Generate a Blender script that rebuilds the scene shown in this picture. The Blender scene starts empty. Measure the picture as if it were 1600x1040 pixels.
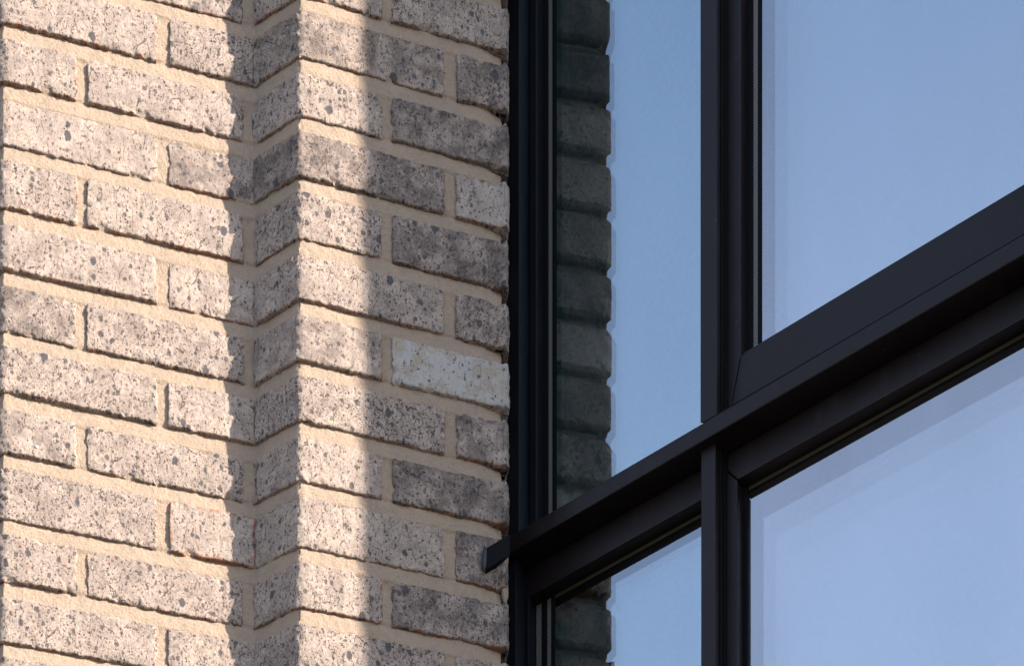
import bpy, bmesh, math, random
import numpy as np
from mathutils import Vector

# ------------------------------------------------------------------ camera, sky, sun
scene = bpy.context.scene
C = scene.collection
R = math.radians
F, CX, YH, CAMZ = 3280.0, 800.0, 3600.0, 1.6      # shift lens held level, looking up a wall

cam_d = bpy.data.cameras.new('camera')
cam_d.sensor_width = 36.0
cam_d.lens = 36.0 * F / 1600.0
cam_d.shift_y = (YH - 520.0) / 1600.0
cam_d.clip_start = 0.05
cam_d.clip_end = 2000.0
cam = bpy.data.objects.new('camera', cam_d)
C.objects.link(cam)
cam.location = (0, 0, CAMZ)
cam.rotation_euler = (R(90), 0, 0)
scene.camera = cam

SUN_E = -18.9          # plan angle towards the sun (0 = to the right, negative = nearer the camera)
SUN_H = 23.0
world = bpy.data.worlds.new('World')
scene.world = world
world.use_nodes = True
wn = world.node_tree
sky = wn.nodes.new('ShaderNodeTexSky')
sky.sky_type = 'NISHITA'
sky.sun_disc = False
sky.sun_elevation = R(SUN_H)
sky.sun_rotation = R(90 - SUN_E)
sky.air_density = 1.0
sky.dust_density = 0.5
sky.ozone_density = 0.6
tcw = wn.nodes.new('ShaderNodeTexCoord')
sep = wn.nodes.new('ShaderNodeSeparateXYZ'); wn.links.new(tcw.outputs['Generated'], sep.inputs[0])
mr = wn.nodes.new('ShaderNodeMapRange'); mr.interpolation_type = 'SMOOTHSTEP'
wn.links.new(sep.outputs[2], mr.inputs[0])
mr.inputs[1].default_value, mr.inputs[2].default_value = .80, .45
mr.inputs[3].default_value, mr.inputs[4].default_value = .10, .50
cn = wn.nodes.new('ShaderNodeTexNoise'); cn.inputs['Scale'].default_value = 2.6; cn.inputs['Detail'].default_value = 5
cm_ = wn.nodes.new('ShaderNodeMapping'); cm_.inputs['Scale'].default_value = (1, 1, 2.2)
wn.links.new(tcw.outputs['Generated'], cm_.inputs[0]); wn.links.new(cm_.outputs[0], cn.inputs['Vector'])
mr2 = wn.nodes.new('ShaderNodeMapRange'); wn.links.new(cn.outputs[0], mr2.inputs[0])
mr2.inputs[1].default_value, mr2.inputs[2].default_value = .3, .7
mr2.inputs[3].default_value, mr2.inputs[4].default_value = .5, 1.15
mm = wn.nodes.new('ShaderNodeMath'); mm.operation = 'MULTIPLY'
wn.links.new(mr.outputs[0], mm.inputs[0]); wn.links.new(mr2.outputs[0], mm.inputs[1])
hz = wn.nodes.new('ShaderNodeMix'); hz.data_type = 'RGBA'
wn.links.new(mm.outputs[0], hz.inputs[0]); wn.links.new(sky.outputs[0], hz.inputs[6])
hz.inputs[7].default_value = (2.6, 2.75, 3.5, 1)       # thin high haze
wn.links.new(hz.outputs[2], wn.nodes['Background'].inputs[0])
wn.nodes['Background'].inputs[1].default_value = 0.130

sun_d = bpy.data.lights.new('sun', 'SUN')
sun_d.energy = 4.95
sun_d.angle = R(0.75)
sun_d.color = (1.0, 0.88, 0.76)
sun = bpy.data.objects.new('sun', sun_d)
C.objects.link(sun)
sv = Vector((math.cos(R(SUN_E)) * math.cos(R(SUN_H)), math.sin(R(SUN_E)) * math.cos(R(SUN_H)), math.sin(R(SUN_H))))
sun.rotation_euler = sv.to_track_quat('Z', 'Y').to_euler()
sun.location = (4, -3, 6)

vs = scene.view_settings
vs.view_transform = 'Standard'
vs.look = 'None'
vs.exposure = 1.44
vs.gamma = 1.0
vs.use_curve_mapping = False
scene.cycles.max_bounces = 10
scene.cycles.transparent_max_bounces = 24
scene.cycles.glossy_bounces = 8

# ------------------------------------------------------------------ plan of the place (metres)
def dv(a): return np.array((math.cos(R(a)), math.sin(R(a))))
def hit(p, d, x):
    k = (x - CX) / F
    t = (k * p[1] - p[0]) / (d[0] - k * d[1])
    return p + t * d
A_A, A_B, A_C, A_D, A_W = 13.8, 33.5, 15.0, 100.0, 34.8
K = np.array(((467 - CX) / F * 2.603, 2.603))
J = hit(K, dv(180 - A_B), 397)
L = hit(J, dv(180 + A_A), 4)
P = hit(K, dv(A_C), 795)
lenA = float(np.linalg.norm(J - L))
lenB = float(np.linalg.norm(K - J))
lenC = float(np.linalg.norm(P - K))
lenD = 0.20
J2 = L + lenB * dv(180 - A_B)
L2 = J2 + lenA * dv(180 + A_A)
J3 = L2 + lenB * dv(180 - A_B)
D1 = P + lenD * dv(A_D)
path = [J3, L2, J2, L, J, K, P, D1]
seg = [float(np.linalg.norm(path[i + 1] - path[i])) for i in range(len(path) - 1)]
cum = np.concatenate(([0], np.cumsum(seg)))
uJ3, uL2, uJ2, uL, uJ, uK, uP, uD = cum
sA, cA = math.sin(R(A_W)), math.cos(R(A_W))
k_ = (955 - CX) / F
dPG = (k_ * P[1] - P[0]) / (2 * sA - k_ * 2 * cA)
VK = -.0040                                      # the mean mirror plane lies this far behind the outer one
dPG += VK
G = P + dPG * np.array((sA, cA))                 # a point of the outer glass plane
WD = np.array((cA, -sA))                         # along the window, to the right
WN = np.array((-sA, -cA))                        # out of the window
def UX(x, v):
    o = G + v * WN
    q = hit(o, WD, x)
    return float(np.dot(q - o, WD))
def ZY(x, y, v):
    q = hit(G + v * WN, WD, x)
    return CAMZ + (YH - y) * float(q[1]) / F
def WP(u, v, z):
    q = G + u * WD + v * WN
    return (float(q[0]), float(q[1]), z)
def on_line(x, l):
    (x0, y0), (x1, y1) = l
    return y0 + (x - x0) * (y1 - y0) / (x1 - x0)

# smoothed path table for the brickwork
_us = np.linspace(0, cum[-1], 6000)
_px = np.interp(_us, cum, [p[0] for p in path])
_py = np.interp(_us, cum, [p[1] for p in path])
_st = _us[1] - _us[0]
_kr = np.exp(-0.5 * (np.arange(-40, 41) * _st / 0.0010) ** 2); _kr /= _kr.sum()
def _sm(a): return np.convolve(np.pad(a, 40, mode='reflect', reflect_type='odd'), _kr, mode='valid')
_px, _py = _sm(_px), _sm(_py)
_tx, _ty = np.gradient(_px), np.gradient(_py)
_n = np.hypot(_tx, _ty)
_nx, _ny = _ty / _n, -_tx / _n
def lift(u): return .0050 * np.clip((uK - u) / (uK - uJ), 0, 1)
def wall_point(u, depth, z):
    """u along the wall line, depth out of the wall face, z height -> (N,3)"""
    x = np.interp(u, _us, _px) + np.interp(u, _us, _nx) * depth
    y = np.interp(u, _us, _py) + np.interp(u, _us, _ny) * depth
    return np.stack([x, y, z], -1)

# ------------------------------------------------------------------ noise
def _h(ix, iy, s):
    n = (ix.astype(np.int64) * 374761393 + iy.astype(np.int64) * 668265263 + s * 974711) & 0x7fffffff
    n = ((n ^ (n >> 13)) * 1274126177) & 0x7fffffff
    return ((n ^ (n >> 16)) & 0xffff) / 65535.0
def vn(x, y, s=0):
    x = np.asarray(x, float); y = np.asarray(y, float)
    ix, iy = np.floor(x), np.floor(y)
    fx, fy = x - ix, y - iy
    fx = fx * fx * (3 - 2 * fx); fy = fy * fy * (3 - 2 * fy)
    a, b = _h(ix, iy, s), _h(ix + 1, iy, s)
    c, d = _h(ix, iy + 1, s), _h(ix + 1, iy + 1, s)
    return (a + (b - a) * fx) * (1 - fy) + (c + (d - c) * fx) * fy - 0.5
def fbm(x, y, s=0, o=3):
    r, a, t = 0, 1.0, 0
    for i in range(o):
        r = r + a * vn(x * 2 ** i, y * 2 ** i, s + 17 * i); t += a; a *= 0.55
    return r / t

# ------------------------------------------------------------------ objects
def empty(name, label=None, cat=None, loc=(0, 0, 0), kind=None, group=None):
    o = bpy.data.objects.new(name, None)
    o.empty_display_size = 0.1
    C.objects.link(o)
    o.location = loc
    if label: o['label'] = label
    if cat: o['category'] = cat
    if kind: o['kind'] = kind
    if group: o['group'] = group
    return o
def link(name, me, mat, parent, loc=(0, 0, 0)):
    o = bpy.data.objects.new(name, me)
    C.objects.link(o)
    for m in (mat if isinstance(mat, (list, tuple)) else [mat]):
        me.materials.append(m)
    if parent is not None:
        o.parent = parent
        o.location = Vector(loc) - parent.location
    else:
        o.location = loc
    return o
def mesh_np(name, verts, faces, smooth=True):
    """faces: (N,4) int array, or a list of lists"""
    me = bpy.data.meshes.new(name)
    if isinstance(faces, np.ndarray):
        nf = len(faces)
        me.vertices.add(len(verts)); me.vertices.foreach_set('co', np.asarray(verts, np.float32).ravel())
        me.loops.add(nf * 4); me.loops.foreach_set('vertex_index', faces.astype(np.int32).ravel())
        me.polygons.add(nf)
        me.polygons.foreach_set('loop_start', np.arange(0, nf * 4, 4, dtype=np.int32))
        me.update(calc_edges=True)
    else:
        me.from_pydata([tuple(v) for v in verts], [], faces)
    if smooth: me.polygons.foreach_set('use_smooth', np.ones(len(me.polygons), bool))
    me.update()
    return me

# ------------------------------------------------------------------ materials
class NT:
    def __init__(s, name):
        s.m = bpy.data.materials.new(name); s.m.use_nodes = True
        s.t = s.m.node_tree; s.b = s.t.nodes['Principled BSDF']; s.out = s.t.nodes['Material Output']
    def n(s, typ, **kw):
        o = s.t.nodes.new('ShaderNode' + typ)
        for k, v in kw.items():
            if k.startswith('i_'):
                key = k[2:]
                o.inputs[int(key) if key.isdigit() else key.replace('_', ' ')].default_value = v
            else: setattr(o, k, v)
        return o
    def l(s, a, b): s.t.links.new(a, b)
    def inp(s, sock, v):
        if hasattr(v, 'links') or hasattr(v, 'is_linked'): s.l(v, sock)
        else: sock.default_value = v
    def math(s, op, a, b=None, c=None, clamp=False):
        o = s.t.nodes.new('ShaderNodeMath'); o.operation = op; o.use_clamp = clamp
        s.inp(o.inputs[0], a)
        if b is not None: s.inp(o.inputs[1], b)
        if c is not None: s.inp(o.inputs[2], c)
        return o.outputs[0]
    def ramp(s, v, a, b, lo=0.0, hi=1.0):
        o = s.t.nodes.new('ShaderNodeMapRange'); o.interpolation_type = 'SMOOTHSTEP'
        s.inp(o.inputs[0], v); o.inputs[1].default_value = a; o.inputs[2].default_value = b
        o.inputs[3].default_value = lo; o.inputs[4].default_value = hi
        return o.outputs[0]
    def mix(s, f, a, b, mode='MIX'):
        o = s.t.nodes.new('ShaderNodeMix'); o.data_type = 'RGBA'; o.blend_type = mode
        s.inp(o.inputs[0], f)
        for k, v in ((6, a), (7, b)):
            if isinstance(v, tuple): o.inputs[k].default_value = (*v, 1)
            else: s.l(v, o.inputs[k])
        return o.outputs[2]
    def noise(s, vec, scale, detail=3, rough=.55, out=0):
        o = s.n('TexNoise'); o.inputs['Scale'].default_value = scale
        o.inputs['Detail'].default_value = detail; o.inputs['Roughness'].default_value = rough
        s.l(vec, o.inputs['Vector']); return o.outputs[out]
    def vmul(s, vec, xyz):
        o = s.n('VectorMath', operation='MULTIPLY'); s.l(vec, o.inputs[0]); o.inputs[1].default_value = xyz
        return o.outputs[0]
    def vadd(s, a, b):
        o = s.n('VectorMath', operation='ADD'); s.l(a, o.inputs[0]); s.l(b, o.inputs[1]); return o.outputs[0]
    def bump(s, h, strength, dist, normal=None):
        o = s.n('Bump'); o.inputs['Strength'].default_value = strength; o.inputs['Distance'].default_value = dist
        s.l(h, o.inputs['Height'])
        if normal is not None: s.l(normal, o.inputs['Normal'])
        return o.outputs[0]

def brick_material():
    t = NT('fired_brick')
    tc = t.n('TexCoord').outputs['Object']
    oi = t.n('ObjectInfo').outputs['Random']
    off = t.n('CombineXYZ')
    for i, k in enumerate((37.0, 91.0, 53.0)): t.l(t.math('MULTIPLY', oi, k), off.inputs[i])
    p0 = t.vadd(t.vmul(tc, (100, 100, 100)), off.outputs[0])            # centimetres
    w = t.noise(p0, 3.2, 3, out=1)
    wv = t.n('VectorMath', operation='MULTIPLY_ADD'); t.l(w, wv.inputs[0])
    wv.inputs[1].default_value = (.34, .34, .34); t.l(p0, wv.inputs[2])
    p = wv.outputs[0]
    tone = t.n('Attribute', attribute_type='OBJECT', attribute_name='tone').outputs['Fac']
    cream = t.n('Attribute', attribute_type='OBJECT', attribute_name='cream').outputs['Fac']
    ochre = t.n('Attribute', attribute_type='OBJECT', attribute_name='ochre').outputs['Fac']
    redn = t.n('Attribute', attribute_type='OBJECT', attribute_name='red').outputs['Fac']
    edge = t.n('Attribute', attribute_name='edge').outputs['Fac']
    # ground colour
    n1 = t.noise(p, .38, 4, .6)
    n2 = t.noise(t.vadd(p, off.outputs[0]), 1.1, 4, .6)
    n3 = t.noise(t.vmul(p, (1.4, 1.4, .55)), 5.0, 4, .65)
    light, mid, dark = (.50, .418, .362), (.36, .302, .265), (.085, .069, .066)
    c = t.mix(t.ramp(n1, .36, .66), light, mid)
    c = t.mix(t.math('MULTIPLY', t.ramp(n2, .52, .68), .55), c, (.36, .26, .21))       # pinkish clouds
    dk = t.math('ADD', t.math('MULTIPLY', n1, .65), t.math('MULTIPLY', n3, .35))
    dk = t.math('ADD', dk, t.math('MULTIPLY', tone, .62))
    c = t.mix(t.ramp(dk, .60, 1.06), c, dark)
    c = t.mix(t.math('MULTIPLY', t.ramp(n3, .54, .72), .55), c, (.55, .485, .43))         # pale slip dust
    c = t.mix(t.math('MULTIPLY', t.ramp(n3, .46, .30), .6), c, (.135, .112, .102))
    n4 = t.noise(t.vadd(t.vmul(p, (1, 1, .6)), off.outputs[0]), 2.6, 5, .68)
    c = t.mix(t.math('MULTIPLY', t.ramp(n4, .585, .62), .55), c, (.17, .140, .134))
    c = t.mix(t.math('MULTIPLY', t.ramp(n4, .42, .36), .45), c, (.52, .45, .40))
    n5 = t.noise(t.vmul(p, (1, 1, .22)), 13.0, 3, .6)
    c = t.mix(t.math('MULTIPLY', t.ramp(n5, .56, .66), .40), c, (.12, .10, .095))
    # cream faced brick and ochre stains
    cc = t.mix(t.ramp(t.noise(p, .5, 5, .7), .46, .60), (.48, .47, .46), (.42, .37, .30))
    c = t.mix(t.math('MULTIPLY', cream, t.ramp(n3, .30, .55, .75, 1)), c, cc)
    c = t.mix(t.math('MULTIPLY', ochre, t.ramp(n2, .50, .70, 0, .7)), c, (.27, .195, .12))
    # red body showing at the arrises and in small scars
    rn = t.math('ADD', t.math('MULTIPLY', edge, .335), t.math('ADD', t.noise(p, 1.6, 3, .6), t.math('MULTIPLY', redn, .14)))
    c = t.mix(t.math('MULTIPLY', t.ramp(rn, .88, 1.0), .75), c, (.36, .155, .085))
    sc = t.n('TexVoronoi'); sc.inputs['Scale'].default_value = .55; t.l(p, sc.inputs['Vector'])
    scm = t.math('MULTIPLY', t.ramp(sc.outputs['Distance'], .16, .10), t.math('LESS_THAN', t.n_sep(sc.outputs['Color'], 1), .07))
    c = t.mix(t.math('MULTIPLY', scm, .7), c, (.30, .13, .08))
    # dark iron spots, three sizes, each with its own chance and radius
    pits = None
    keep = t.math('SUBTRACT', 1.0, t.math('MULTIPLY', cream, .85))
    dens = t.math('ADD', t.math('MULTIPLY', t.math('FRACT', t.math('MULTIPLY', oi, 7.31)), .9), .45)
    w2 = t.noise(p0, 9.0, 3, .6, out=1)
    wv2 = t.n('VectorMath', operation='MULTIPLY_ADD'); t.l(w2, wv2.inputs[0])
    wv2.inputs[1].default_value = (.42, .42, .42); t.l(t.vmul(p, (1, 1, .75)), wv2.inputs[2])
    pw = wv2.outputs[0]
    for scale, chance, rad, col, amt in ((.80, .17, .42, (.080, .080, .092), .92), (1.6, .34, .44, (.080, .078, .085), .82),
                                         (3.6, .70, .46, (.055, .049, .049), .9), (8.5, .70, .50, (.055, .043, .040), .85)):
        v = t.n('TexVoronoi'); v.inputs['Scale'].default_value = scale; t.l(pw, v.inputs['Vector'])
        r = t.n_sep(v.outputs['Color'], 0)
        live = t.math('LESS_THAN', r, t.math('MULTIPLY', t.math('MULTIPLY', dens, keep), chance))
        rr = t.math('MULTIPLY', t.n_sep(v.outputs['Color'], 2), rad)
        m = t.ramp(t.math('SUBTRACT', v.outputs['Distance'], rr), .05, -.04)
        m = t.math('MULTIPLY', m, live)
        c = t.mix(t.math('MULTIPLY', m, amt), c, col)
        pits = m if pits is None else t.math('MAXIMUM', pits, m)
    # vertical drag marks and hair cracks
    cr = t.n('TexVoronoi', feature='DISTANCE_TO_EDGE'); cr.inputs['Scale'].default_value = .42
    t.l(t.vmul(p, (1.25, 1.25, .45)), cr.inputs['Vector'])
    cm = t.math('MULTIPLY', t.ramp(cr.outputs['Distance'], .018, .004), t.ramp(t.noise(p0, .7, 2), .50, .60))
    c = t.mix(t.math('MULTIPLY', t.math('MULTIPLY', cm, keep), .85), c, (.09, .07, .065))
    c = t.mix(1.0, c, (.97, .945, .93), 'MULTIPLY')
    t.l(c, t.b.inputs['Base Color'])
    t.b.inputs['Roughness'].default_value = .88
    t.b.inputs['Specular IOR Level'].default_value = .25
    hgt = t.math('ADD', t.math('MULTIPLY', pits, -.55), t.math('MULTIPLY', t.noise(p, 9, 5, .7), .9))
    hgt = t.math('ADD', hgt, t.math('MULTIPLY', cm, -.9))
    t.l(t.bump(hgt, .95, .0013), t.b.inputs['Normal'])
    return t.m
def n_sep(self, sock, i):
    o = self.t.nodes.new('ShaderNodeSeparateColor'); self.l(sock, o.inputs[0]); return o.outputs[i]
NT.n_sep = n_sep

def mortar_material():
    t = NT('sandy_mortar')
    tc = t.n('TexCoord').outputs['Object']
    p = t.vmul(tc, (100, 100, 100))
    n1, n2, n3 = t.noise(p, .35, 3), t.noise(p, 14, 3, .7), t.noise(p, 3.0, 4, .6)
    c = t.mix(t.ramp(n1, .35, .65), (.475, .365, .275), (.42, .33, .25))
    c = t.mix(t.math('MULTIPLY', t.ramp(n2, .50, .66), .45), c, (.58, .48, .35))
    c = t.mix(t.math('MULTIPLY', t.ramp(n2, .46, .34), .5), c, (.25, .185, .12))
    c = t.mix(t.math('MULTIPLY', t.ramp(n3, .54, .68), .4), c, (.29, .235, .175))
    c = t.mix(t.math('MULTIPLY', t.ramp(t.noise(p, .9, 4, .6), .54, .70), .35), c, (.33, .285, .24))
    c = t.mix(1.0, c, (1.0, .985, 1.0), 'MULTIPLY')
    t.l(c, t.b.inputs['Base Color'])
    t.b.inputs['Roughness'].default_value = .95
    t.b.inputs['Specular IOR Level'].default_value = .15
    h = t.math('ADD', t.math('MULTIPLY', n2, .8), t.math('MULTIPLY', n3, 1.2))
    t.l(t.bump(h, 1.0, .0020), t.b.inputs['Normal'])
    return t.m

def metal_material(name, col, rough=.42, dust=.30, spec=.30):
    t = NT(name)
    tc = t.n('TexCoord').outputs['Object']
    n1 = t.noise(tc, 9, 5, .65)
    n2 = t.noise(t.vmul(tc, (1, 1, .3)), 60, 4, .7)
    n3 = t.noise(tc, 700, 2, .6)
    c = t.mix(t.math('MULTIPLY', t.ramp(n2, .50, .75), dust), col, tuple(min(1, q * 2.2 + .012) for q in col))
    sp = t.n('TexVoronoi'); sp.inputs['Scale'].default_value = 75; t.l(tc, sp.inputs['Vector'])
    sm = t.math('MULTIPLY', t.ramp(sp.outputs['Distance'], .16, .08), t.math('LESS_THAN', t.n_sep(sp.outputs['Color'], 0), .10))
    c = t.mix(t.math('MULTIPLY', sm, dust), c, (.10, .09, .085))
    t.l(c, t.b.inputs['Base Color'])
    t.l(t.ramp(t.math('ADD', t.math('MULTIPLY', n1, .6), t.math('MULTIPLY', n2, .4)), .3, .7, rough - .05, rough + .10), t.b.inputs['Roughness'])
    t.b.inputs['Specular IOR Level'].default_value = spec
    t.l(t.bump(n3, .12, .0004), t.b.inputs['Normal'])
    return t.m

def plain(name, col, rough=.7, metallic=0.0):
    t = NT(name)
    tc = t.n('TexCoord').outputs['Object']
    n = t.noise(tc, 120, 4, .65)
    t.l(t.mix(t.ramp(n, .3, .7), tuple(q * .8 for q in col), tuple(min(1, q * 1.15) for q in col)), t.b.inputs['Base Color'])
    t.b.inputs['Roughness'].default_value = rough
    t.b.inputs['Metallic'].default_value = metallic
    return t.m

def spacer_material(name, ca, cb, pitch):
    t = NT(name)
    tc = t.n('TexCoord').outputs['Generated']
    uv = t.n('Attribute', attribute_name='run').outputs['Fac']             # metres along the bar
    m = t.math('GREATER_THAN', t.math('FRACT', t.math('MULTIPLY', uv, 1 / pitch)), .58)
    c = t.mix(m, ca, cb)
    t.l(c, t.b.inputs['Base Color'])
    t.b.inputs['Roughness'].default_value = .5
    return t.m

def glass_material(name, refl, tint, rtint, dust=.0):
    """one face of a coated pane: part mirror, part see-through"""
    t = NT(name)
    t.t.nodes.remove(t.b)
    g = t.n('BsdfGlossy'); g.inputs['Color'].default_value = (*rtint, 1)
    g.inputs['Roughness'].default_value = .0
    tr = t.n('BsdfTransparent'); tr.inputs['Color'].default_value = (*tint, 1)
    tc = t.n('TexCoord').outputs['Object']
    smear = t.noise(t.vmul(tc, (1, 1, .25)), 7, 4, .6)
    f = t.math('MULTIPLY', t.ramp(smear, .25, .75, .93, 1.04), refl, clamp=True)
    wav = t.noise(tc, 1.6, 1, .5)
    nb = t.bump(wav, .012, .004)
    t.l(nb, g.inputs['Normal'])
    mx = t.n('MixShader'); t.l(f, mx.inputs[0]); t.l(tr.outputs[0], mx.inputs[1]); t.l(g.outputs[0], mx.inputs[2])
    # thin film of dust on the outside
    d = t.n('BsdfDiffuse'); d.inputs['Color'].default_value = (.5, .5, .5, 1)
    m2 = t.n('MixShader'); t.l(t.ramp(t.noise(tc, 40, 5, .7),   .45, .8, dust * .2, dust), m2.inputs[0])
    t.l(mx.outputs[0], m2.inputs[1]); t.l(d.outputs[0], m2.inputs[2])
    t.l(m2.outputs[0], t.out.inputs['Surface'])
    return t.m

M_BRICK, M_MORTAR = brick_material(), mortar_material()
M_METAL = metal_material('bronze_powder_coat', (.010, .006, .0068))
M_METAL_IN = metal_material('dark_powder_coat', (.005, .006, .010), .45, .2, .22)
M_RUBBER = plain('black_rubber', (.005, .005, .006), .8)
M_RUBBER.node_tree.nodes['Principled BSDF'].inputs['Specular IOR Level'].default_value = .12
M_SPACER = spacer_material('perforated_spacer', (.72, .68, .58), (.12, .11, .10), .0036)
M_EDGE = spacer_material('spacer_or_image_side', (.22, .215, .205), (.018, .018, .018), .0034)
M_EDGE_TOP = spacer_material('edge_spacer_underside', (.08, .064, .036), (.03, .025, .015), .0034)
M_GLASS_OUT = glass_material('glass_outer_face', .40, (.93, .985, .98), (.84, .91, .98), .012)
M_GLASS_COAT = glass_material('glass_coated_face', .52, (.80, .98, .98), (.84, .91, .98))
M_SASH_A = glass_material('sash_outer_face', .50, (.96, .985, .985), (.95, .94, .97), .02)
M_SASH_B = glass_material('sash_clear_face', .03, (.98, 1.0, 1.0), (.9, .97, 1.0))
M_SASH_C = glass_material('sash_coated_face', .60, (.85, .96, .97), (.95, .94, .97))
M_SASH_D = glass_material('sash_third_face', .50, (.9, .97, .97), (1.0, .93, .97))
M_GLASS_IN = glass_material('glass_inner_face', .08, (.90, .96, .94), (.9, 1.0, .98))
M_STUB = plain('stub_end_shade', (.0035, .0035, .0055), .8)  # near black: the shadow on the cap end is put into its colour
M_STUB.node_tree.nodes['Principled BSDF'].inputs['Specular IOR Level'].default_value = .15
M_SEAL = plain('sealant', (.018, .021, .028), .5)
M_ROOM = plain('teal_tint', (.06, .50, .55), .9)  # teal put into the room's colour to tint the dark reflected brick
M_CORE = plain('concrete_block', (.30, .29, .27), .9)
M_FLECK = plain('pale_lime_fleck', (.75, .72, .66), .8)

# ------------------------------------------------------------------ ground
def ground():
    t = NT('paving')
    tc = t.n('TexCoord').outputs['Object']
    c = t.mix(t.ramp(t.noise(tc, .6, 5), .3, .7), (.075, .07, .065), (.055, .05, .048))
    t.l(c, t.b.inputs['Base Color']); t.b.inputs['Roughness'].default_value = .9
    me = mesh_np('ground', [(-600, -600, 0), (600, -600, 0), (600, 600, 0), (-600, 600, 0)], [[0, 1, 2, 3]], False)
    o = link('ground', me, t.m, None); o['kind'] = 'structure'; o['label'] = 'level paved ground below the wall'
ground()

# ------------------------------------------------------------------ brick wall
wall = empty('brick_wall', 'stepped wall of pale speckled bricks with sandy mortar left of the window', 'wall',
             (float(K[0]), float(K[1]), 3.0), kind='thing')
# heights of the brick undersides, read where the corner runs
ybot = [85, 177.5, 272.5, 369, 465, 560, 654, 747.5, 850, 945, 1040]
zb = [CAMZ + (YH - y) * 2.603 / F for y in ybot]
PITCH = 0.0758
courses = []                                     # (z bottom, z top, type)
for i in range(-6, 18):
    if i < 0: z0 = zb[0] - i * PITCH
    elif i > 10: z0 = zb[10] - (i - 10) * PITCH
    else: z0 = zb[i]
    courses.append([z0, None, i % 2, i])
for j, c in enumerate(courses):
    above = courses[j - 1][0] if j else c[0] + PITCH
    c[1] = above - 0.0195 + 0.0012 * math.sin(j * 2.3)
zmin, zmax = courses[-1][0] - .02, courses[0][1] + .02

def pxu(x, seg_i):
    """distance along the wall where it stands at picture column x, on segment seg_i"""
    a, b = path[seg_i], path[seg_i + 1]
    q = hit(a, (b - a) / np.linalg.norm(b - a), x)
    return float(cum[seg_i] + np.linalg.norm(q - a))
SEG_A, SEG_C = 3, 5
rel = lambda u: u - uL                            # copies of the pier pattern for the steps further left
spansA = {0: [(uL, pxu(246, 3), 'L'), (pxu(264, 3), uJ - .0004, '')],
          1: [(uL, pxu(120, 3), 'L'), (pxu(136, 3), uJ - .013, '')]}
spansC = {0: [(uJ - .0006, pxu(694, 5), ''), (pxu(713, 5), uP + .125, '')],
          1: [(uJ - .0006, pxu(597, 5), ''), (pxu(613, 5), uP + .098, '')]}
shift1 = uL - uL2
bricks = []
for z0, z1, ty, i in courses:
    for k, (a, b, f) in enumerate(spansA[ty]):
        a2 = (uJ2 + .001) if f == 'L' else a
        bricks.append((a2, b, z0, z1, ty, i, 'A', k))
        aa = (uJ3 + .001) if f == 'L' else a - shift1
        bricks.append((aa, b - shift1, z0, z1, ty, i, 'Z', k))
    for k, (a, b, f) in enumerate(spansC[ty]):
        bricks.append((a, b, z0, z1, ty, i, 'C', k))

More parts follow.
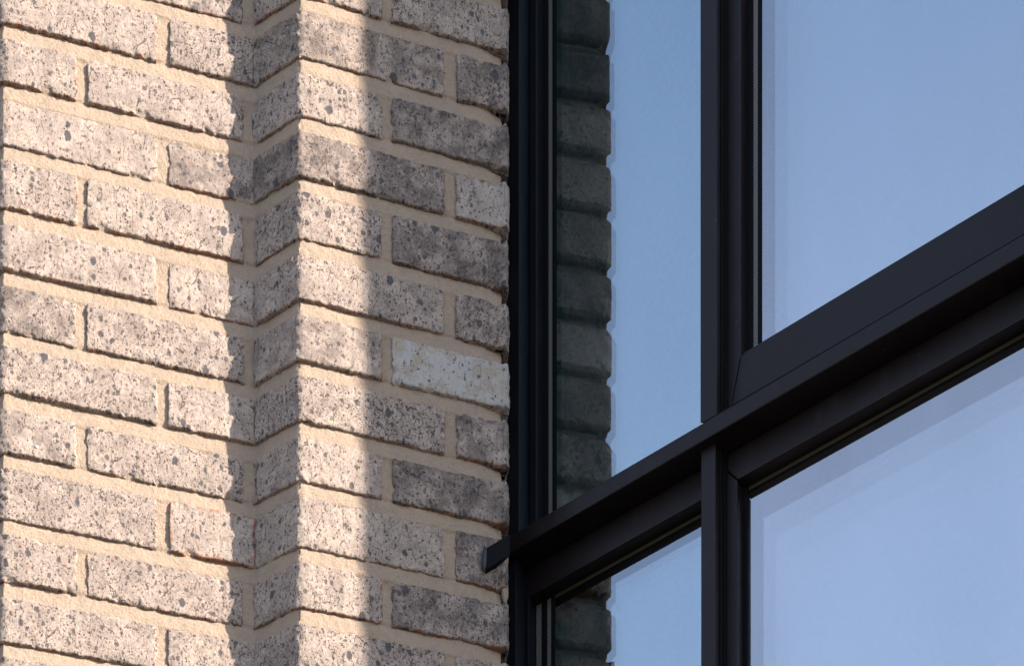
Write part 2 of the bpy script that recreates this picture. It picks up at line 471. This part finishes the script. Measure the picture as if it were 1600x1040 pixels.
rng = random.Random(11)
def make_brick(a, b, z0, z1, ty, i, zone, k, idx):
    vis = -2 <= i <= 12 and zone != 'Z'
    st = .0021 if vis else .006
    jx = .0012
    a += rng.uniform(-jx, jx) * (0 if zone == 'Z' else 1); b += rng.uniform(-jx, jx)
    nu = max(6, int((b - a) / st)); nz = max(6, int((z1 - z0) / st))
    lead = np.array([0, .0007, .0016, .0030])
    def axis(n, Ln):
        mid = np.linspace(.0045, Ln - .0045, n)
        return np.concatenate([lead, mid, (Ln - lead)[::-1]]) / Ln
    s, t = axis(nu, b - a), axis(nz, z1 - z0)
    S, T = np.meshgrid(s, t)
    Lu, Lz = b - a, z1 - z0
    tilt = rng.uniform(-.0012, .0012)
    sd = idx * 131
    U0, Z0 = a + S * Lu, z0 + T * Lz
    # ragged borders
    fr = 900.0
    eb = fbm(U0 * 130, sd + 0 * U0, sd) * .0026 + fbm(U0 * 480, sd + 3.3 + 0 * U0, sd + 1, 2) * .0026     # bottom
    et = fbm(U0 * 120, sd + 9.1 + 0 * U0, sd + 2) * .0022 + fbm(U0 * 480, sd + 5.1 + 0 * U0, sd + 6, 2) * .0014
    el = fbm(Z0 * 150, sd + 1.7 + 0 * Z0, sd + 3) * .0034 + fbm(Z0 * 500, sd + 4. + 0 * Z0, sd + 8, 2) * .0014
    er = fbm(Z0 * 150, sd + 2.7 + 0 * Z0, sd + 4) * .0034 + fbm(Z0 * 500, sd + 6. + 0 * Z0, sd + 9, 2) * .0014
    U = U0 + el * (1 - S) ** 6 + er * S ** 6
    Z = Z0 + eb * (1 - T) ** 3 + et * T ** 3 + tilt * (S - .5)
    # rounding of the arrises
    du = np.minimum(S, 1 - S) * Lu; dz = np.minimum(T, 1 - T) * Lz
    r = .0013 + .0011 * (fbm(U0 * 90, Z0 * 90, sd + 5) + .5)
    def rnd(d): q = np.clip(1 - d / r, 0, 1); return 1 - np.sqrt(np.clip(1 - q * q, 0, 1))
    corner = np.clip(1 - np.hypot(du, dz) / .008, 0, 1) ** 2
    dep = -(rnd(du) + rnd(dz)) * r * .75 - corner * .0022
    dep += fbm(U0 * 45, Z0 * 45, sd + 7) * .0012 + fbm(U0 * 240, Z0 * 200, sd + 8, 2) * .0012
    chip = fbm(U0 * 75, Z0 * 75, sd + 10)
    ed = np.minimum(du, dz)
    dep -= np.clip(chip - .11, 0, 1) * .026 * np.clip(1 - ed / .007, 0, 1)
    # ragged line where the wall turns
    for uc in (uK, uP, uL):
        q = np.exp(-((U0 - uc) / .0035) ** 2)
        dep += q * (fbm(Z0 * 150, 0 * Z0 + uc * 31 + i, sd + 12) * (.0038 if uc != uP else .0035) - .0012)
    dep += rng.uniform(-.0012, .0014)
    dep += .0046 * np.exp(-((U0 - uP + .0055) / .0045) ** 2)
    ph, pw_ = S.shape
    Z = Z + lift(U)
    co = wall_point(U.ravel(), dep.ravel(), Z.ravel())
    # skirt going into the wall and a back
    ring = list(range(pw_)) + [q * pw_ + pw_ - 1 for q in range(1, ph)] + \
           [(ph - 1) * pw_ + q for q in range(pw_ - 2, -1, -1)] + [q * pw_ for q in range(ph - 2, 0, -1)]
    ring = np.array(ring)
    skirt = wall_point(U.ravel()[ring], np.full(len(ring), -.022), Z.ravel()[ring])
    nv = len(co)
    allc = np.concatenate([co, skirt])
    idxs = np.arange(ph * pw_).reshape(ph, pw_)
    f = np.stack([idxs[:-1, :-1], idxs[:-1, 1:], idxs[1:, 1:], idxs[1:, :-1]], -1).reshape(-1, 4)
    nr = len(ring); rr = np.arange(nr); rn = (rr + 1) % nr
    f2 = np.stack([ring[rr], nv + rr, nv + rn, ring[rn]], -1)
    c0 = allc.mean(0)
    me = mesh_np('brick', allc - c0, np.concatenate([f, f2]))
    at = me.attributes.new('edge', 'FLOAT', 'POINT')
    ev = np.concatenate([np.exp(-ed.ravel() / .0035), np.ones(nr)])
    at.data.foreach_set('value', ev.astype(np.float32))
    o = link('brick', me, M_BRICK, wall, tuple(c0))
    # each brick burnt a little differently
    tone = rng.choice([-.26, -.14, .0, .08, .22, .42])
    cream = ochre = 0.0
    red = rng.choice([0, 0, .3, .8])
    if zone == 'C':
        tone += .06
        if k == 1: tone += .18
        if ty == 0 and i in (0,): ochre, tone = .9, .42
        if ty == 0 and i == 2 and k == 1: tone = -.30; cream = .25
        if ty == 1 and i == 5 and k == 1: cream, tone = 1.0, -.15
        if i == 7 and k == 1: tone = .56
        if i == 1 and k == 1: tone = .52
        if i == 3 and k == 1: tone = .50
        if i == 9 and k == 1: tone = .45
        if i == 8 and k == 1: tone = .55
        if i == 7 and k == 0: tone = -.05
    if zone == 'A' and i == 8 and k == 1: red = 1.6
    if zone == 'A' and i == 7 and k == 0: tone = .28
    o['tone'], o['cream'], o['ochre'], o['red'] = float(tone), float(cream), float(ochre), float(red)
    if cream > .9: o['label'] = 'cream and pale blue faced brick with one round black hole'
    if ochre > .5: o['label'] = 'dark brick with ochre stains'
for idx, bk in enumerate(bricks):
    make_brick(*bk, idx)

def make_mortar():
    st = .0019
    u = np.arange(0.002, uP + .150, st)
    vis_lo, vis_hi = 3.42, 4.62
    z = np.concatenate([np.arange(zmin, vis_lo, .005), np.arange(vis_lo, vis_hi, st), np.arange(vis_hi, zmax, .005)])
    Ug, Zg = np.meshgrid(u, z)
    # fraction up inside the bed joint: bottom is flush, top is tucked under the brick
    depth = np.full(Ug.shape, -.0026)
    for j in range(len(courses) - 1):
        top_lower = courses[j + 1][1]; bot_upper = courses[j][0]
        m = (Zg > top_lower - .002) & (Zg < bot_upper + .002)
        fr = np.clip((Zg - top_lower) / (bot_upper - top_lower), 0, 1)
        depth = np.where(m, -.0012 - .0029 * fr ** 1.2, depth)
    depth += fbm(Ug * 28, Zg * 28, 5) * .0022 + fbm(Ug * 170, Zg * 170, 6, 3) * .0013 + fbm(Ug * 480, Zg * 480, 7, 1) * .0006
    depth -= .0165 * np.clip((Ug - uP + .002) / .004, 0, 1) 
    depth -= .0060 * np.clip(1 - (uP - Ug) / .035, 0, 1) * (Ug <= uP)
    depth -= .0012 * np.exp(-((Ug - uK) / .004) ** 2)
    depth += .003 * (0 * np.exp(-((Ug - uJ) / .006) ** 2) + np.exp(-((Ug - uJ2) / .006) ** 2))
    co = wall_point(Ug.ravel(), depth.ravel(), (Zg + lift(Ug)).ravel())
    h, w = Ug.shape
    lo, hi = np.searchsorted(u, uP - .008), np.searchsorted(u, uP + .020)
    g = co.reshape(h, w, 3)
    q = ((u[lo:hi + 1] - u[lo]) / (u[hi] - u[lo]))[None, :, None]
    wob = (fbm(Ug[:, lo:hi + 1] * 170, Zg[:, lo:hi + 1] * 170, 41, 3) * .003)[:, :, None] * np.array([.7, -.7, 0])
    g[:, lo:hi + 1, :] = g[:, lo:lo + 1, :] * (1 - q) + g[:, hi:hi + 1, :] * q + wob
    co = g.reshape(-1, 3)
    ix = np.arange(h * w).reshape(h, w)
    f = np.stack([ix[:-1, :-1], ix[:-1, 1:], ix[1:, 1:], ix[1:, :-1]], -1).reshape(-1, 4)
    o = link('mortar', mesh_np('mortar', co - np.array(wall.location), f), M_MORTAR, wall, tuple(wall.location))
make_mortar()

def make_core():
    inner = [wall_point(np.array([q]), np.array([-.018]), np.array([0.]))[0][:2] for q in (.004, uL2, uJ2, uL, uJ, uK, uP, uP + .15)]
    pts = [tuple(p) for p in inner] + [(float(P[0] - .12), 3.05), (float(J3[0]), 3.05)]
    n = len(pts)
    vs_ = [(p[0] - wall.location.x, p[1] - wall.location.y, z - wall.location.z) for z in (zmin, zmax) for p in pts]
    fs = [list(range(n))[::-1], list(range(n, 2 * n))] + [[q, (q + 1) % n, n + (q + 1) % n, n + q] for q in range(n)]
    link('inner_leaf', mesh_np('inner_leaf', vs_, fs, False), M_CORE, wall, tuple(wall.location))
make_core()

def blob(name, mat, parent, centre, radii, seed, sub=3, label=None):
    bm = bmesh.new(); bmesh.ops.create_icosphere(bm, subdivisions=sub, radius=1)
    for v in bm.verts:
        k = 1 + .5 * float(fbm(np.array([v.co.x * 1.7 + seed + v.co.z]), np.array([v.co.y * 1.7 + v.co.z * 2.1]), seed)[0]) * 1.4
        v.co = Vector((v.co.x * radii[0] * k, v.co.y * radii[1] * k, v.co.z * radii[2] * k))
    me = bpy.data.meshes.new(name); bm.to_mesh(me); bm.free()
    me.polygons.foreach_set('use_smooth', np.ones(len(me.polygons), bool))
    o = link(name, me, mat, parent, centre)
    if label: o['label'] = label
    return o
def wall_at(x, y, seg_i, dep):
    u = pxu(x, seg_i)
    q = wall_point(np.array([u]), np.array([dep]), np.array([0.]))[0]
    return (float(q[0]), float(q[1]), CAMZ + (YH - y) * float(q[1]) / F)
blob('lime_fleck', M_FLECK, wall, wall_at(57, 698, 3, .001), (.0026, .0015, .0020), 3, label='white lime fleck at a brick bottom')
blob('lime_fleck', M_FLECK, wall, wall_at(30, 300, 3, .001), (.0020, .001, .0015), 5)
blob('mortar_lump', M_MORTAR, wall, wall_at(790, 924, 5, -.003), (.0045, .005, .014), 8, label='smear of mortar on the brick corner below the sill end')
blob('round_hole', plain('hole_dark', (.02, .016, .014), .9), wall, wall_at(669, 572, 5, -.0004), (.0026, .0015, .0034), 9)  # small dark blob in the brick face for the round hole

# ------------------------------------------------------------------ window
ZT, ZB = 5.35, 3.05
org = WP(0, 0, 3.0)
window = empty('window', 'large dark bronze framed window reflecting pale blue sky right of the brick wall', 'window', org, kind='thing')
ow = Vector(org)
def prism(name, poly, v0, v1, mat, bevel=.0009, label=None, segs=2):
    """poly in (u,z), pushed from v0 to v1 out of the window plane"""
    bm = bmesh.new()
    a = [bm.verts.new(Vector(WP(u, v0, z)) - ow) for u, z in poly]
    b = [bm.verts.new(Vector(WP(u, v1, z)) - ow) for u, z in poly]
    n = len(poly)
    bm.faces.new(a); bm.faces.new(b[::-1])
    for q in range(n): bm.faces.new((a[q], b[q], b[(q + 1) % n], a[(q + 1) % n]))
    bmesh.ops.recalc_face_normals(bm, faces=bm.faces)
    if bevel:
        bmesh.ops.bevel(bm, geom=list(bm.edges), offset=bevel, segments=segs, profile=.5, affect='EDGES', clamp_overlap=True)
    me = bpy.data.meshes.new(name); bm.to_mesh(me); bm.free()
    o = link(name, me, mat, window, org)
    if label: o['label'] = label
    return o
def box(name, u0, u1, v0, v1, z0, z1, mat, bevel=.0009, label=None):
    return prism(name, [(u0, z0), (u1, z0), (u1, z1), (u0, z1)], v0, v1, mat, bevel, label)

VM, VS, VC = .040, .018, .051                       # mullion, sash and drip cap faces
LT = ((1160, 624), (1600, 362))                     # top of the cap
LB = ((1080, 699), (1600, 394))                     # lower edge of the cap
LH = ((1091, 784), (1600, 495))                     # lower edge of the head rails
LR = ((1190, 536), (1600, 285))                     # top of the upper bottom rail
zT = (ZY(900, on_line(900, LT), VC) + ZY(1500, on_line(1500, LT), VC)) / 2
zC = (ZY(900, on_line(900, LB), VC) + ZY(1500, on_line(1500, LB), VC)) / 2
zH = (ZY(1100, on_line(1100, LH), VS) + ZY(1550, on_line(1550, LH), VS)) / 2
zR = (ZY(1190, on_line(1190, LR), VS) + ZY(1600, on_line(1600, LR), VS)) / 2
print('levels', zT, zC, zH, zR, 'tilt', ZY(900, on_line(900, LT), VC) - ZY(1500, on_line(1500, LT), VC),
      ZY(1190, on_line(1190, LR), VS) - ZY(1600, on_line(1600, LR), VS), 'dPG', dPG)
# where the reveal meets the frame
def u_reveal(v):
    d = dv(A_D); t = (dPG - v) / float(np.dot(d, -WN))
    return float(np.dot(P + t * d - G, WD))
UE = UX(1612, VM)                                   # outer end of the window
uj = u_reveal(VM) - .004
# jamb beside the brick
box('jamb', uj, UX(811, VM), -.05, VM, zT + .001, ZT, M_METAL_IN)
box('jamb', uj, UX(806, VM), -.05, VM, ZB, zC - .001, M_METAL_IN)
box('stile', UX(812, VM) + .0006, UX(838, VS), -.03, VS, zT + .004, ZT, M_METAL_IN)
box('stile', UX(806, VM) + .0008, UX(826, VS), -.03, VS, ZB, zC - .02, M_METAL_IN)
box('sealant_joint', uj - .012, uj + .001, .01, VM - .004, ZB, ZT, M_SEAL)
# mullions
box('mullion', UX(1094, VM), UX(1120, VM), -.05, VM, zT + .0022, ZT, M_METAL, .0012)
box('mullion', UX(1095, VM), UX(1118, VM), -.05, VM, ZB, zC + .004, M_METAL, .0012)
for z0, z1, x in ((zT + .003, ZT, 1120), (ZB, zC, 1118)):  # black strips darken the groove between mullion and sash
    ug = UX(x, VM)
    box('dark_gap_strip', ug + .0002, ug + .0022, .0, VM - .009, z0, z1, M_RUBBER, .0006)
    box('dark_gap_strip', ug + .0024, ug + .0040, .0, VM - .016, z0, z1, M_RUBBER, .0006)
# upper right sash with mitred corner
us0, us1 = UX(1136.5, VS), UX(1157, VS)
zr0 = zT + .0028
um = us0 + .001
prism('stile', [(us0, zr0 + .012), (us1, zR - .0006), (us1, ZT), (us0, ZT)], -.03, VS, M_METAL)
prism('bottom_rail', [(us0, zr0), (UE - .0075, zr0), (UE - .0075, zR), (us1 + .006, zR), (us1 + .0006, zR - .004), (us0 + .0002, zr0 + .0105)], -.03, VS, M_METAL)
# drip cap across the whole window
UC = min(UE, UX(1603, VC))
box('drip_cap', uj + .002, UC, -.004, VC, zC, zT, M_METAL, .0018)
box('transom', uj + .002, UE - .001, -.05, VS - .004, zC - .03, zC - .0005, M_METAL_IN)
box('dark_gap_strip', UX(1096, VC), UC, .0, VC - .0012, zT - .0005, zT + .0022, M_RUBBER, .0004)  # black strip stands in for the shaded gap above the cap
# lower head rails and stiles, mitred
ul0, ul1 = UX(1133.5, VS), UX(1152, VS)
zh1 = zC - .0008
prism('head_rail', [(ul0, zh1), (ul0 + .0004, zH + .020), (ul1, zH), (UE - .0075, zH), (UE - .0075, zh1)], -.03, VS, M_METAL, .0016)
prism('stile', [(ul0, ZB), (ul1, ZB), (ul1, zH - .0008), (ul0, zH + .0185)], -.03, VS, M_METAL)
uq0, uq1 = UX(826, VS), UX(1095, VM) + .004
prism('head_rail', [(uq0 - .012, zh1), (uq0 - .012, zH), (uq1, zH), (uq1, zh1)], -.03, VS, M_METAL, .0016)
# end post and the return beyond the frame
box('end_post', UE - .0065, UE, -.09, VM, ZB, ZT, M_METAL, .002)
box('return_panel', UE - .006, UE - .002, -.46, -.0905, ZB, ZT, M_METAL_IN, .001)

# cap end: folded piece that comes forward over the brick corner
def cap_end():
    def pt(x, v, line, dy=0):
        q = hit(G + v * WN, WD, x)
        return Vector((float(q[0]), float(q[1]), CAMZ + (YH - on_line(x, line) - dy) * float(q[1]) / F))
    top = ((765, 852), (1160, 624)); bot = ((765, 886), (951, 772))
    cP = wall_point(np.array([uP]), np.array([-.01]), np.array([0.]))[0]
    cQ = wall_point(np.array([pxu(760, 5)]), np.array([-.006]), np.array([0.]))[0]
    vQ = float(np.dot(np.array(cQ[:2]) - G, WN)); vP = float(np.dot(np.array(cP[:2]) - G, WN))
    fr = [(760, vQ + .010), (797, vP + .006)]
    tp = [pt(x, v, top) for x, v in fr]; bt = [pt(x, v, bot) for x, v in fr]
    back = [Vector((float(cP[0]), float(cP[1]), 0)), Vector((float(cQ[0]), float(cQ[1]), 0))]
    tb = [Vector((b.x, b.y, tp[1 - i].z)) for i, b in enumerate(back)]
    bb = [Vector((b.x, b.y, bt[1 - i].z)) for i, b in enumerate(back)]
    bm = bmesh.new()
    a = [bm.verts.new(p - ow) for p in tp + tb]; b = [bm.verts.new(p - ow) for p in bt + bb]
    bm.faces.new(a); bm.faces.new(b[::-1])
    for q in range(4): bm.faces.new((a[q], b[q], b[(q + 1) % 4], a[(q + 1) % 4]))
    bmesh.ops.recalc_face_normals(bm, faces=bm.faces)
    bmesh.ops.bevel(bm, geom=list(bm.edges), offset=.0008, segments=2, profile=.5, affect='EDGES', clamp_overlap=True)
    me = bpy.data.meshes.new('cap_end'); bm.to_mesh(me); bm.free()
    link('cap_end', me, M_STUB, window, org)
    e = pt(757, vQ + .010, ((757, 872), (800, 872)))
    blob('sealant_bead', M_SEAL, window, tuple(e), (.0035, .0035, .0150), 21, label='blue grey bead of sealant on the sill end')
cap_end()
blob('pale_fleck', M_FLECK, window, WP(UX(1096, VC), VC - .002, ZY(1096, 661, VC)), (.0022, .0015, .0013), 31)

# glazing: each pane is an outer coated sheet, a spacer frame and an inner sheet
def sheet(name, u0, u1, v0, v1, z0, z1, mats):
    vs_ = [Vector(WP(u, v, z)) - ow for v in (v1, v0) for u, z in ((u0, z0), (u1, z0), (u1, z1), (u0, z1))]
    fs = [[0, 1, 2, 3], [7, 6, 5, 4], [0, 4, 5, 1], [1, 5, 6, 2], [2, 6, 7, 3], [3, 7, 4, 0]]
    me = mesh_np(name, vs_, fs, False)
    o = link(name, me, mats, window, org)
    me.polygons[1].material_index = 1
    return o
def spacer(u0, u1, z0, z1, parent, w=.0055, v0=-.0163, v1=-.0062):
    for nm, a0, a1, b0, b1, along in (('spacer_bar', u0, u0 + w, z0, z1, 'z'), ('spacer_bar', u1 - w, u1, z0, z1, 'z'),
                                      ('spacer_bar', u0 + w, u1 - w, z1 - w, z1, 'u'), ('spacer_bar', u0 + w, u1 - w, z0, z0 + w, 'u')):
        vs_ = [Vector(WP(u, v, z)) - ow for v in (v1, v0) for u, z in ((a0, b0), (a1, b0), (a1, b1), (a0, b1))]
        fs = [[0, 1, 2, 3], [7, 6, 5, 4], [0, 4, 5, 1], [1, 5, 6, 2], [2, 6, 7, 3], [3, 7, 4, 0]]
        me = mesh_np('spacer_bar', vs_, fs, False)
        at = me.attributes.new('run', 'FLOAT', 'POINT')
        run = [(z if along == 'z' else u) for v in (v1, v0) for u, z in ((a0, b0), (a1, b0), (a1, b1), (a0, b1))]
        at.data.foreach_set('value', np.array(run, np.float32))
        o = link('spacer_bar', me, [M_SPACER, M_RUBBER], parent, org)
        me.polygons[0].material_index = 1; me.polygons[1].material_index = 1
def strip(name, mat, u0, u1, v0, v1, z0, z1, along):
    vs_ = [Vector(WP(u, v, z)) - ow for v in (v1, v0) for u, z in ((u0, z0), (u1, z0), (u1, z1), (u0, z1))]
    fs = [[0, 1, 2, 3], [7, 6, 5, 4], [0, 4, 5, 1], [1, 5, 6, 2], [2, 6, 7, 3], [3, 7, 4, 0]]
    me = mesh_np(name, vs_, fs, False)
    at = me.attributes.new('run', 'FLOAT', 'POINT')
    at.data.foreach_set('value', np.array([(z if along == 'z' else u) for v in (v1, v0) for u, z in ((u0, z0), (u1, z0), (u1, z1), (u0, z1))], np.float32))
    return link(name, me, mat, window, org)
def glazing(u0, u1, z0, z1, sash, left, top):
    """left: picture columns read at the glass where black lip, dotted strip, black lip ... end"""
    if sash:
        o = sheet('glass_pane', u0 - .006, u1 + .006, -.004, 0, z0 - .006, z1 + .006, [M_SASH_A, M_SASH_B])
        sheet('inner_pane', u0 - .006, u1 + .006, -.021, -.017, z0 - .006, z1 + .006, [M_SASH_C, M_SASH_B])
        sheet('inner_pane', u0 - .006, u1 + .006, -.038, -.034, z0 - .006, z1 + .006, [M_SASH_D, M_SASH_B])
        spacer(u0 - .001, u1 + .001, z0 - .001, z1 + .001, o, .008, -.0168, -.0042)
        spacer(u0 - .001, u1 + .001, z0 - .001, z1 + .001, o, .008, -.0338, -.0212)
    else:
        o = sheet('glass_pane', u0 - .006, u1 + .006, -.006, 0, z0 - .006, z1 + .006, [M_GLASS_OUT, M_GLASS_COAT])
        sheet('inner_pane', u0 - .006, u1 + .006, -.0205, -.0165, z0 - .006, z1 + .006, [M_GLASS_IN, M_GLASS_IN])
        spacer(u0 - .001, u1 + .001, z0 - .001, z1 + .001, o)
    u = u0 - .001
    for q, x in enumerate(left):
        un = UX(x, .001)
        if q % 2 == 0: box('glazing_gasket', u, un, .0003, .0030 if q == 0 else .0012, z0, z1, M_RUBBER, .0004)
        else: strip('spacer_or_image', M_EDGE, u, un, .0002, .0007, z0, z1, 'z')
        u = un
    box('glazing_gasket', u1 - .0022, u1 + .001, .0003, .0030, z0, z1, M_RUBBER, .0008)
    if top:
        strip('spacer_or_image', M_EDGE_TOP, u + .0002, u1 - .0024, .0002, .0007, z1 - .0048, z1 + .001, 'u')
        box('glazing_gasket', u + .0002, u1 - .0024, .0003, .0012, z1 - .0068, z1 - .0048, M_RUBBER, .0003)
glazing(UX(838, VS), UX(1094, VM) + .006, zT - .008, ZT - .01, False, (857, 863, 869), False)
glazing(us1, UE - .006, zR - .004, ZT - .01, True, (1177, 1184, 1190), False)
glazing(UX(826, VS), UX(1095, VM) + .006, ZB + .01, zH, False, (838, 846, 855, 861, 867), True)  # second dotted strip is the spacer's mirror image, laid on as a coloured strip
glazing(ul1, UE - .006, ZB + .01, zH, True, (1169,), True)
# casement rails closing the top and bottom of the opening
box('head_frame', uj, UE, -.05, VM + .002, ZT, ZT + .08, M_METAL)
box('bottom_frame', uj, UE, -.05, VM + .002, ZB - .08, ZB, M_METAL)

# shallow room behind the glass, coloured teal to tint the reflections
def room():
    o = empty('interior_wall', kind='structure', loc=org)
    o['label'] = 'shallow room behind the glass, coloured teal to tint the reflections'
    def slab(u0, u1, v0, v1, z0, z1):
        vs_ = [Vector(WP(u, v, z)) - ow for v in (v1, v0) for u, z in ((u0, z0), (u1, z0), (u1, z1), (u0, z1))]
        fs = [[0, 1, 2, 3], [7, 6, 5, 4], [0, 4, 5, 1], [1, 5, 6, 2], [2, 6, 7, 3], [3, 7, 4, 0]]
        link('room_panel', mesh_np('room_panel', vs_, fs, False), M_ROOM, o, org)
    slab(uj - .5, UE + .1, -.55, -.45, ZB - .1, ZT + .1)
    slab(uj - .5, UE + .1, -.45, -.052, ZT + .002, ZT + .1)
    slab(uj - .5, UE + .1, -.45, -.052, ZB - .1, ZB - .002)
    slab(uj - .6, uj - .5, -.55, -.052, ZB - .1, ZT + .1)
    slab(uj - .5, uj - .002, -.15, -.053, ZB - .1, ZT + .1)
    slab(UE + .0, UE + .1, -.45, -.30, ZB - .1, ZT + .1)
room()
print('objects', len(bpy.data.objects), 'lenA', lenA, lenB, lenC)
